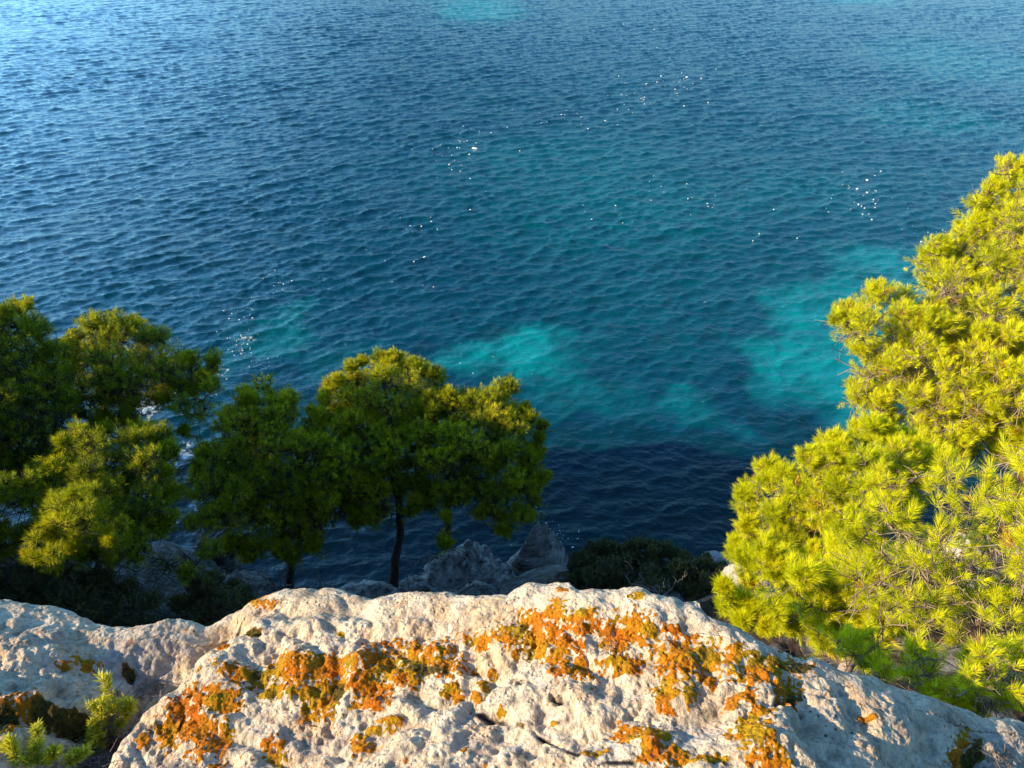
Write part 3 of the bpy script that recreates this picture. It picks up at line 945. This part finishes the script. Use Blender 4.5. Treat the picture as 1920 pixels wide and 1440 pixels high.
def pine(name, label, trunk, regions, prm, seed, group='pines below the ledge', cat='pine tree'):
    """trunk: list of world points with radius; regions: (polygon in photo px, near dist, far dist, layers, clump spacing px)
    each region becomes clumps of foliage at real places in space"""
    rng = np.random.RandomState(seed)
    base = np.array(trunk[0][0], float)
    root = empty(name, base)
    tag(root, label, cat, group)
    T = np.array([t[0] for t in trunk], float); TR = np.array([t[1] for t in trunk], float)
    k = np.linspace(0, len(T) - 1, 26)
    tp = np.stack([np.interp(k, np.arange(len(T)), T[:, i]) for i in range(3)], -1)
    # smooth
    for _ in range(3): tp[1:-1] = (tp[:-2] + 2 * tp[1:-1] + tp[2:]) / 4
    tr = np.interp(k, np.arange(len(T)), TR)
    tr = tr * (1 + 0.5 * np.exp(-np.arange(26) / 1.5))
    tp = tp + rng.normal(size=tp.shape) * 0.012
    V, F = tubes([(tp, tr)], 12)
    V = V + (perlin(V / 0.05, seed) * 0.10 * TR[0])[:, None] * rng.normal(size=3)
    mesh_obj('trunk', V, F, prm['bark'], root)
    # clumps
    cen, rad = [], []
    for (poly, dn, df, layers, sp) in regions:
        poly = np.asarray(poly, float)
        x0, y0 = poly.min(0); x1, y1 = poly.max(0)
        for l in range(layers):
            n = int((x1 - x0) * (y1 - y0) / sp ** 2 * 3)
            X = rng.uniform(x0, x1, n); Y = rng.uniform(y0, y1, n)
            ok = in_poly(X, Y, poly)
            X, Y = X[ok], Y[ok]
            keep = []
            for i in range(len(X)):
                if all((X[i] - X[j]) ** 2 + (Y[i] - Y[j]) ** 2 > (0.8 * sp) ** 2 for j in keep): keep.append(i)
            X, Y = X[keep], Y[keep]
            E = edge_dist(X, Y, poly)
            fl = (l + rng.uniform(0.2, 0.8, len(X))) / layers          # 0 near .. 1 far
            half = np.clip(E / (0.32 * min(x1 - x0, y1 - y0)), 0.15, 1) ** 0.6
            D = dn + (df - dn) * (0.5 + (fl - 0.5) * half)
            cr = np.clip(np.minimum(E * 0.95, sp * 0.78), sp * 0.42, None) / FPX * D * rng.uniform(0.65, 1.15, len(X)) * prm.get('rf', 1.0)
            cen.append(at_d(X, Y, D)); rad.append(cr)
    cen = np.vstack(cen); rad = np.concatenate(rad)
    # skeleton
    start = int(len(tp) * prm.get('first', 0.35))
    nodes = list(tp[start:]); nrad = list(tr[start:])
    order = np.argsort(np.linalg.norm(cen[:, None] - tp[None, start:], axis=2).min(1))
    paths = []
    nodes = np.array(nodes); nrad = np.array(nrad)
    for ci in order:
        c = cen[ci] - np.array([0, 0, rad[ci] * 0.35])
        v = c - nodes
        L = np.linalg.norm(v, axis=1)
        cost = L + 0.9 * np.maximum(0, nodes[:, 2] - c[2] + 0.15 * L)
        j = int(np.argmin(cost))
        pth = branch_path(nodes[j], c, rng, 7, 0.16, 0.06)
        r0 = min(nrad[j] * 0.75, prm['br'] * (0.35 + L[j] * 0.35))
        r1 = max(r0 * 0.4, prm['tw'] * 1.3)
        rr = np.linspace(r0, r1, 7)
        paths.append((pth, rr))
        nodes = np.vstack([nodes, pth[2:]]); nrad = np.concatenate([nrad, rr[2:]])
    V1, F1 = tubes(paths, 5)
    # twigs and tufts
    TA, TB, TP, TD, TT = [], [], [], [], []
    ends = np.array([p[0][-1] for p in paths]); mids = np.array([p[0][4] for p in paths])
    for q, ci in enumerate(order):
        n = max(3, int(prm['tufts'] * rng.uniform(0.7, 1.3)))
        r = rad[ci]
        m = max(2, n // 4)
        d = rng.normal(size=(m, 3)); d /= np.linalg.norm(d, axis=1, keepdims=True)
        d[:, 2] = d[:, 2] * 0.7 + 0.15
        sub = ends[q] + d * r * 0.6
        TA.append(np.where(rng.rand(m, 1) < 0.7, ends[q], mids[q])); TB.append(sub)
        d = rng.normal(size=(n, 3)); d /= np.linalg.norm(d, axis=1, keepdims=True)
        d[:, 2] = d[:, 2] * 0.75 + 0.28
        p = cen[ci] + d * (r * rng.uniform(0.45, 1.05, (n, 1)))
        near = np.argmin(np.linalg.norm(p[:, None] - sub[None], axis=2), 1)
        s0 = sub[near]
        out = p - s0; out /= (np.linalg.norm(out, axis=1, keepdims=True) + 1e-9)
        dr = 0.75 * out + prm.get('up', 0.55) * np.array([0, 0, 1.0]) + 0.45 * d + rng.normal(size=(n, 3)) * 0.22
        dr /= np.linalg.norm(dr, axis=1, keepdims=True)
        TA.append(s0); TB.append(p)
        TP.append(p); TD.append(dr)
        ct = rng.normal() * 0.14
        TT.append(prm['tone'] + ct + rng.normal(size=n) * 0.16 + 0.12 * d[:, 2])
        m = max(2, int(n * prm.get('fill', 0.35)))          # loose shoots along the branch that carries the clump
        i = rng.randint(2, 7, m)
        s0 = paths[q][0][i]
        p = s0 + rng.normal(size=(m, 3)) * r * 0.55
        dr = (p - s0) / (np.linalg.norm(p - s0, axis=1, keepdims=True) + 1e-9) + prm.get('up', 0.55) * np.array([0, 0, 1.0]) + rng.normal(size=(m, 3)) * 0.25
        dr /= np.linalg.norm(dr, axis=1, keepdims=True)
        TA.append(s0); TB.append(p); TP.append(p); TD.append(dr)
        TT.append(prm['tone'] - 0.05 + rng.normal(size=m) * 0.16)
    if prm.get('bare'):                      # leafless grey twigs inside the crown
        m = int(len(cen) * prm['bare'])
        i = rng.randint(0, len(ends), m)
        dd = rng.normal(size=(m, 3)); dd /= np.linalg.norm(dd, axis=1, keepdims=True)
        Ln = rng.uniform(0.6, 1.8, (m, 1)) * rad[order[i]][:, None]
        TA.append(mids[i]); TB.append(mids[i] + dd * Ln)
        j = rng.randint(0, 2, m)
        TA.append(mids[i] + dd * Ln * 0.5); TB.append(mids[i] + dd * Ln * 0.5 + rng.normal(size=(m, 3)) * Ln * 0.4)
    TA, TB = np.vstack(TA), np.vstack(TB)
    V2, F2 = twigs(TA, TB, prm['tw'] * 1.2, prm['tw'] * 0.6, rng)
    mesh_obj('branches', np.vstack([V1, V2]), np.vstack([F1, F2 + len(V1)]), prm.get('twig_mat', prm['bark']), root)
    P = np.vstack(TP); A = np.vstack(TD); tn = np.clip(np.concatenate(TT), 0, 0.88)
    dead = rng.rand(len(tn)) < prm.get('dead', 0.01)
    tn[dead] = 1.0
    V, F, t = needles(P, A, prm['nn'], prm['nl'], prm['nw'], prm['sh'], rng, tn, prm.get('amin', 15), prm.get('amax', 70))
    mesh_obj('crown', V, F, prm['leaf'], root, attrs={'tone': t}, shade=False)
    return root

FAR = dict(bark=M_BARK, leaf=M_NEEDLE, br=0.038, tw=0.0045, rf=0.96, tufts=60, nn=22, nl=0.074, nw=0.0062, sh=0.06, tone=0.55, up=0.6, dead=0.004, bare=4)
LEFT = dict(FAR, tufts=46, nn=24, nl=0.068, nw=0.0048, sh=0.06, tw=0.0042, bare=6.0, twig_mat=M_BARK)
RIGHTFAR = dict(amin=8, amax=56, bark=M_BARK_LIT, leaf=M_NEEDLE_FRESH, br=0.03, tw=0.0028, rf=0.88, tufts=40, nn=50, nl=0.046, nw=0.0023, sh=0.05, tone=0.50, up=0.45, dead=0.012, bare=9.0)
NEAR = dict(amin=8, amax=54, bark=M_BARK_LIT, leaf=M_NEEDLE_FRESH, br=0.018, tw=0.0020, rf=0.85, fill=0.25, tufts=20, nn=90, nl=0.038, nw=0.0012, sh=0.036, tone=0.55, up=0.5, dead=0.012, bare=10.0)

def trk(*pts):
    return [(at_y(px, py, y), r) for (px, py, y, r) in pts]

# middle pine with the lone visible trunk and the sunlit top
pine('pine_tree', 'middle pine with a bare dark trunk against the water and a sunlit yellow top',
     trk((733, 1150, 8.4, .09), (740, 1060, 8.5, .078), (752, 985, 8.75, .068), (748, 920, 8.8, .060), (722, 850, 8.7, .045), (735, 790, 9.1, .035), (720, 720, 9.2, .02)),
     [([(590, 745), (612, 712), (650, 690), (700, 668), (760, 664), (812, 680), (848, 712), (850, 760), (800, 790), (740, 800), (670, 800), (610, 790)], 11.4, 13.4, 4, 40),
      ([(620, 790), (720, 775), (790, 800), (820, 880), (790, 955), (700, 985), (640, 960), (600, 860)], 10.9, 12.6, 3, 46)], dict(FAR, first=0.5), 1)
# right-hand middle pine
pine('pine_tree', 'pine right of the lone trunk, its round crown overhanging the dark water',
     trk((850, 1090, 8.6, .06), (842, 1010, 8.7, .055), (836, 930, 8.8, .045), (850, 850, 8.9, .03), (870, 780, 9.1, .02)),
     [([(775, 770), (830, 735), (905, 720), (975, 718), (985, 765), (1020, 790), (1022, 830), (1010, 870), (1028, 890), (1015, 940), (980, 990), (940, 1005), (880, 960), (800, 950), (755, 900), (740, 830)], 10.6, 13.0, 4, 43),
      ([(775, 985), (830, 965), (880, 985), (870, 1030), (830, 1045), (780, 1020)], 10.8, 11.4, 1, 36)], dict(FAR, first=0.3, tone=0.48), 2)
# pine between the left mass and the middle pine
pine('pine_tree', 'dark pine between the big left pine and the lone trunk, thin trunk low down',
     trk((548, 1150, 8.3, .09), (540, 1080, 8.4, .07), (562, 1010, 8.5, .06), (590, 930, 8.9, .045), (560, 860, 8.8, .03), (520, 800, 9.1, .02)),
     [([(440, 740), (480, 716), (515, 728), (560, 745), (600, 775), (650, 790), (700, 850), (710, 930), (670, 990), (590, 1030), (540, 1050), (470, 1050), (390, 1000), (355, 900), (385, 820)], 10.6, 13.0, 4, 47)],
     dict(FAR, first=0.35, tone=0.56, bare=5), 3)
# big left pine with the yellow tip
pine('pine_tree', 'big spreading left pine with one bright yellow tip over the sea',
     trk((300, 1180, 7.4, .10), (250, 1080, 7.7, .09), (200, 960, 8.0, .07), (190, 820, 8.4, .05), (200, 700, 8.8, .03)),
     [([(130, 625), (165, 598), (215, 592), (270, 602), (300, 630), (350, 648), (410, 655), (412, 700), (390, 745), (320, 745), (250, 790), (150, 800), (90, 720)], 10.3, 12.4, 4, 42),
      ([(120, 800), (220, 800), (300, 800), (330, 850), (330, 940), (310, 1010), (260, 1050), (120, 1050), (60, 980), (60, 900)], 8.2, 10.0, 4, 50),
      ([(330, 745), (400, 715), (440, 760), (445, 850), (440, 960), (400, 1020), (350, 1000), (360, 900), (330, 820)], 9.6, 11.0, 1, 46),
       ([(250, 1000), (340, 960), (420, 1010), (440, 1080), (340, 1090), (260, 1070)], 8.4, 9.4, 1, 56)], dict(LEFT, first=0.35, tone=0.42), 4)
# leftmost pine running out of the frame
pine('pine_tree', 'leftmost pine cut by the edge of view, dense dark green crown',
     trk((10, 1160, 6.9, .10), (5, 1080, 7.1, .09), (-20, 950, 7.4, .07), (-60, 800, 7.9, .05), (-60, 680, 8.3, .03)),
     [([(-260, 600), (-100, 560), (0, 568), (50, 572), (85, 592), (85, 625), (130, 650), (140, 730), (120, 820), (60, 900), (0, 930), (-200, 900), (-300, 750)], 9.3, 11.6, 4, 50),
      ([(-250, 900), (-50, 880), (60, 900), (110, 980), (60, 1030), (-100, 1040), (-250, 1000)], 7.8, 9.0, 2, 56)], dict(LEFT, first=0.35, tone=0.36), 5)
# nearer low spray in front of the left pines
pine('young_pine', 'low young pine with pale green tufts in front of the left pines',
     trk((190, 1160, 6.2, .05), (185, 1080, 6.4, .04), (180, 1000, 6.6, .03), (170, 950, 6.8, .015)),
     [([(95, 945), (130, 905), (175, 915), (200, 960), (245, 985), (230, 1030), (150, 1015), (100, 1060), (40, 1050), (70, 990)], 7.1, 8.2, 3, 34)], dict(LEFT, first=0.4, tone=0.58, nn=34, nw=0.0034, bare=6, tufts=16), 6)
# the bright pines on the right
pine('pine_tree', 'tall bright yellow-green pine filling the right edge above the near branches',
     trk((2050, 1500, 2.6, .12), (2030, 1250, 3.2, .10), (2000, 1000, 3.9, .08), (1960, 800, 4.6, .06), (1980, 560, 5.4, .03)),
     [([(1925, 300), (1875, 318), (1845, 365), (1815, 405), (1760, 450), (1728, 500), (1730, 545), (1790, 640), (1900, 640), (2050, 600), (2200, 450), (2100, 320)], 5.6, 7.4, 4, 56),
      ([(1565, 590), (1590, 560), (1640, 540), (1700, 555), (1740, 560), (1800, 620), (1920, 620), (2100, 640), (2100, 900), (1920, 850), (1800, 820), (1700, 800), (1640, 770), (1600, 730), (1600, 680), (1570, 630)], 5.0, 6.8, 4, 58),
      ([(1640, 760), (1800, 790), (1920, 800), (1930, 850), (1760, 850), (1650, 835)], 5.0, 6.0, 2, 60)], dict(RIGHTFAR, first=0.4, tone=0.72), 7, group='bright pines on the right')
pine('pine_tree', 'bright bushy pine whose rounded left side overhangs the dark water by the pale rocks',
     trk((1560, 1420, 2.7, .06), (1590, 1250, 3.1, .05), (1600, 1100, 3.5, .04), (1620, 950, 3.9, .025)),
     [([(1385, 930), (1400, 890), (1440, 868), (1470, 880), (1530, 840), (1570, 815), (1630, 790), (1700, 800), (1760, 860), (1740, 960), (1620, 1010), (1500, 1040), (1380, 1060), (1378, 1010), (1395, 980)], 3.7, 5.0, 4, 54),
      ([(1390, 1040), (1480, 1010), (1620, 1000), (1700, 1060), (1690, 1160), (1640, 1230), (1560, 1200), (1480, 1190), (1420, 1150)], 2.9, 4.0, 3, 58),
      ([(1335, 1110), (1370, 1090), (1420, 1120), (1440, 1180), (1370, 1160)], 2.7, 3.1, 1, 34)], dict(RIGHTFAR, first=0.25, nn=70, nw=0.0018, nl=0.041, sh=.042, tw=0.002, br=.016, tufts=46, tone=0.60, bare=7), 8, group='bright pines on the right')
pine('pine_branches', 'nearest glowing yellow pine boughs with large needle tufts beside the ledge',
     trk((2100, 1500, 1.9, .04), (2000, 1300, 2.2, .035), (1900, 1150, 2.4, .025), (1800, 1050, 2.6, .012)),
     [([(1600, 900), (1700, 880), (1800, 860), (1950, 860), (2150, 860), (2200, 1200), (1950, 1260), (1800, 1240), (1680, 1200), (1580, 1130), (1560, 1000)], 2.3, 3.3, 3, 100),
      ], dict(NEAR, first=0.2, tone=0.68), 9, group='bright pines on the right', cat='pine boughs')
pine('pine_branches', 'low green pine boughs creeping along the right edge of the ledge',
     trk((2250, 1450, 1.1, .02), (2100, 1360, 1.15, .016), (1950, 1300, 1.25, .012), (1800, 1270, 1.35, .007)),
     [([(1560, 1190), (1700, 1190), (1800, 1200), (1950, 1220), (2100, 1300), (2050, 1400), (1900, 1350), (1800, 1318), (1690, 1275), (1600, 1240)], 1.85, 2.35, 3, 66)],
     dict(NEAR, first=0.1, tone=0.66, nl=0.028, nw=0.0010, nn=80, sh=.03, tw=.0013, br=.007, tufts=13, bare=14), 10, group='bright pines on the right', cat='pine boughs')

# dark mastic shrubs on the rim
def shrub(name, label, poly, dn, df, sp, seed, prm, base, group):
    return pine(name, label, [(base, .03), (base + np.array([0.0, 0.05, 0.25]), .025), (base + np.array([0.05, 0.1, 0.45]), .015)],
                [(poly, dn, df, 3, sp)], prm, seed, group, 'shrub')
SHRUB = dict(bark=M_DEAD_DARK, leaf=M_SHRUB, br=0.012, tw=0.003, tufts=90, fill=0.8, nn=16, nl=0.040, nw=0.010, sh=0.05, tone=0.35, up=0.6, dead=0.01, bare=2, first=0.0, amin=25, amax=85)
shrub('shrub', 'wide dark rounded shrub on the cliff rim right of the pointed boulder',
      [(1070, 1050), (1110, 1022), (1170, 1012), (1240, 1020), (1300, 1035), (1370, 1062), (1400, 1120), (1330, 1160), (1200, 1160), (1060, 1130)], 11.0, 12.6, 26, 21, SHRUB, at_y(1220, 1130, 8.2), 'shrubs on the cliff rim')
shrub('shrub', 'low dark bush behind the ledge under the left pines',
      [(340, 1090), (420, 1080), (470, 1110), (450, 1150), (380, 1165), (330, 1140)], 9.4, 10.2, 36, 22, dict(SHRUB, tone=0.5), at_y(400, 1160, 6.2), 'shrubs on the cliff rim')
shrub('shrub', 'deep dark undergrowth at the foot of the leftmost pine',
      [(-100, 1060), (80, 1060), (220, 1080), (300, 1130), (280, 1190), (60, 1180), (-100, 1150)], 8.8, 10.2, 44, 23, dict(SHRUB, tone=0.2), at_y(90, 1170, 5.8), 'shrubs on the cliff rim')

# dead, leafless wood
def dead_wood(name, label, stems, prm_r, seed, mat, group, cat='dead branches', subs=5, depth=2):
    rng = np.random.RandomState(seed)
    paths = []
    def grow(A, B, r, lvl):
        p = branch_path(A, B, rng, 9, 0.28)
        paths.append((p, np.linspace(r, r * 0.35, 9)))
        if lvl <= 0: return
        L = np.linalg.norm(B - A)
        for _ in range(subs):
            i = rng.randint(2, 8)
            d = (B - A) / L + rng.normal(size=3) * 0.75
            d /= np.linalg.norm(d)
            grow(p[i], p[i] + d * L * rng.uniform(0.25, 0.55), r * 0.5, lvl - 1)
    for (a, b) in stems: grow(np.array(a), np.array(b), prm_r, depth)
    V, F = tubes(paths, 5)
    o = mesh_obj(name, V, F, mat)
    return tag(o, label, cat, group)
G_D = 'dead branches below the ledge'
dead_wood('dead_branches', 'tangle of bare grey branches hanging under the left pines',
          [(at_y(60, 1010, 6.4), at_y(170, 1150, 5.6)), (at_y(150, 1020, 6.6), at_y(330, 1140, 6.0)), (at_y(330, 1060, 6.6), at_y(200, 1130, 6.0)), (at_y(420, 1080, 6.8), at_y(250, 1160, 6.0)), (at_y(230, 1060, 6.4), at_y(480, 1090, 6.8)), (at_y(60, 1010, 6.4), at_y(20, 1140, 5.8)), (at_y(230, 1060, 6.4), at_y(120, 1165, 5.6)), (at_y(330, 1060, 6.6), at_y(400, 1150, 6.0)), (at_y(150, 1020, 6.6), at_y(230, 1165, 5.6)), (at_y(420, 1080, 6.8), at_y(500, 1150, 6.0))], 0.013, 61, M_DEAD_DARK, G_D, depth=3)
dead_wood('dead_branches', 'pale bleached branches sticking in from the left edge',
          [(at_y(-60, 960, 5.4), at_y(70, 1030, 5.6)), (at_y(-40, 930, 5.4), at_y(110, 990, 5.7))], 0.012, 62, M_DEAD, G_D)
dead_wood('dead_branches', 'crooked dark dead stem beside the low trunk of the dark pine',
          [(at_y(640, 1140, 7.8), at_y(600, 1060, 8.2)), (at_y(600, 1100, 8.0), at_y(520, 1100, 8.0))], 0.022, 63, M_DEAD_DARK, G_D, depth=1)
dead_wood('dead_branch', 'thin bent twig reaching right from the lone dark trunk',
          [(at_y(745, 1045, 8.6), at_y(800, 1040, 8.6))], 0.008, 64, M_DEAD, G_D, depth=1, subs=2)
dead_wood('dry_stalks', 'pale dry leafless stalks rising in front of the dark rim shrub',
          [(at_y(1236, 1135, 6.4), at_y(1212, 1062, 6.6)), (at_y(1240, 1135, 6.4), at_y(1240, 1085, 6.5)), (at_y(1255, 1135, 6.4), at_y(1262, 1080, 6.5)), (at_y(1225, 1135, 6.4), at_y(1232, 1095, 6.5))], 0.006, 65, M_DEAD, G_D, 'dry stalks', subs=3, depth=1)
dead_wood('dead_branches', 'pale curved bare branches across the nearest pine boughs at the right edge',
          [(at_y(1990, 1080, 2.2), at_y(1800, 1060, 2.35)), (at_y(1990, 1080, 2.2), at_y(1790, 900, 2.7)), (at_y(1990, 1080, 2.2), at_y(1840, 930, 2.6))], 0.0055, 66, M_BARK_LIT, 'bare branches in the bright pines', subs=5)
dead_wood('dead_branches', 'brown curled twigs between the ledge and the bright bushy pine',
          [(at_y(1640, 1270, 1.7), at_y(1500, 1215, 1.9)), (at_y(1700, 1260, 1.8), at_y(1560, 1230, 1.9)), (at_y(1860, 1320, 1.5), at_y(1700, 1260, 1.8)), (at_y(1480, 1190, 2.2), at_y(1600, 1160, 2.2))], 0.0045, 67, M_BARK_LIT, 'bare branches in the bright pines', subs=6)

# small sprigs growing from cracks of the ledge
def sprig(label, stems, seed, group='sprigs rooted in the ledge'):
    rng = np.random.RandomState(seed)
    base = stems[0][0]
    root = empty('sprig_plant', base)
    tag(root, label, 'plant', group)
    paths, P, A, T = [], [], [], []
    for (a, b) in stems:
        p = branch_path(a, b, rng, 9, 0.10)
        paths.append((p, np.linspace(0.0022, 0.001, 9)))
        L = np.linalg.norm(b - a)
        for _ in range(7):
            i = rng.randint(3, 9); d = (b - a) / L + rng.normal(size=3) * 0.6; d /= np.linalg.norm(d)
            q = branch_path(p[i], p[i] + d * L * rng.uniform(0.2, 0.42), rng, 6, 0.08)
            paths.append((q, np.linspace(0.0014, 0.0007, 6)))
            t = np.linspace(0.25, 1, 9)
            qq = np.stack([np.interp(t * 5, np.arange(6), q[:, k]) for k in range(3)], -1)
            P.append(qq); A.append(np.tile(d, (9, 1))); T.append(0.35 + 0.45 * t + rng.normal() * 0.1)
        t = np.linspace(0.35, 1, 14)
        qq = np.stack([np.interp(t * 8, np.arange(9), p[:, k]) for k in range(3)], -1)
        P.append(qq); A.append(np.tile((b - a) / L, (14, 1))); T.append(0.4 + 0.4 * t)
    V, F = tubes(paths, 5)
    mesh_obj('stem', V, F, M_DEAD, root)
    P, A, T = np.vstack(P), np.vstack(A), np.concatenate(T)
    V, F, t = needles(P, A, 9, 0.016, 0.0030, 0.008, rng, T, 30, 70)
    mesh_obj('foliage', V, F, M_SPRIG, root, attrs={'tone': t}, shade=False)
def up(px, py, px2, py2, dy=0.0, h=0.0):
    a = ledge_at(px, py)
    d = np.linalg.norm(a - CAM)
    b = at_d(px2, py2, d - h)
    return (a, b)
sprig('upright fresh green sprig growing from the crevice of the ledge', [up(190, 1400, 208, 1296, h=.05), up(192, 1398, 185, 1330, h=.06), up(195, 1395, 236, 1330, h=.05), up(190, 1395, 172, 1370, h=.05)], 71)
sprig('sprawling green sprig in the bottom left corner of the ledge', [up(60, 1450, 72, 1378, h=.03), up(60, 1450, 22, 1404, h=.03), up(80, 1450, 100, 1412, h=.03), up(100, 1455, 150, 1420, h=.03)], 72)

# dry litter caught in the crevice
def litter():
    rng = np.random.RandomState(80)
    A, B = [], []
    for (cx, cy, rx, ry, n) in [(185, 1415, 25, 22, 110), (205, 1385, 14, 14, 40), (280, 1305, 40, 12, 26), (170, 1440, 30, 10, 60), (300, 1290, 12, 8, 10), (1870, 1420, 30, 14, 24), (1330, 1190, 14, 8, 4), (1145, 1215, 20, 14, 8)]:
        for _ in range(n):
            x, y = cx + rng.normal() * rx * .6, cy + rng.normal() * ry * .6
            p = ledge_at(x, y) + np.array([0, 0, 0.002 + 0.008 * rng.rand()])
            d = rng.normal(size=3) * np.array([1, 1, .25]); d /= np.linalg.norm(d)
            l = rng.uniform(0.008, 0.026)
            A.append(p - d * l); B.append(p + d * l)
    V, F = twigs(np.array(A), np.array(B), 0.0009, 0.0006, rng)
    tag(mesh_obj('dry_litter', V, F, M_BARK_LIT), 'brown dry twigs and needles caught in the ledge crevice', 'plant litter', None, 'stuff')
litter()
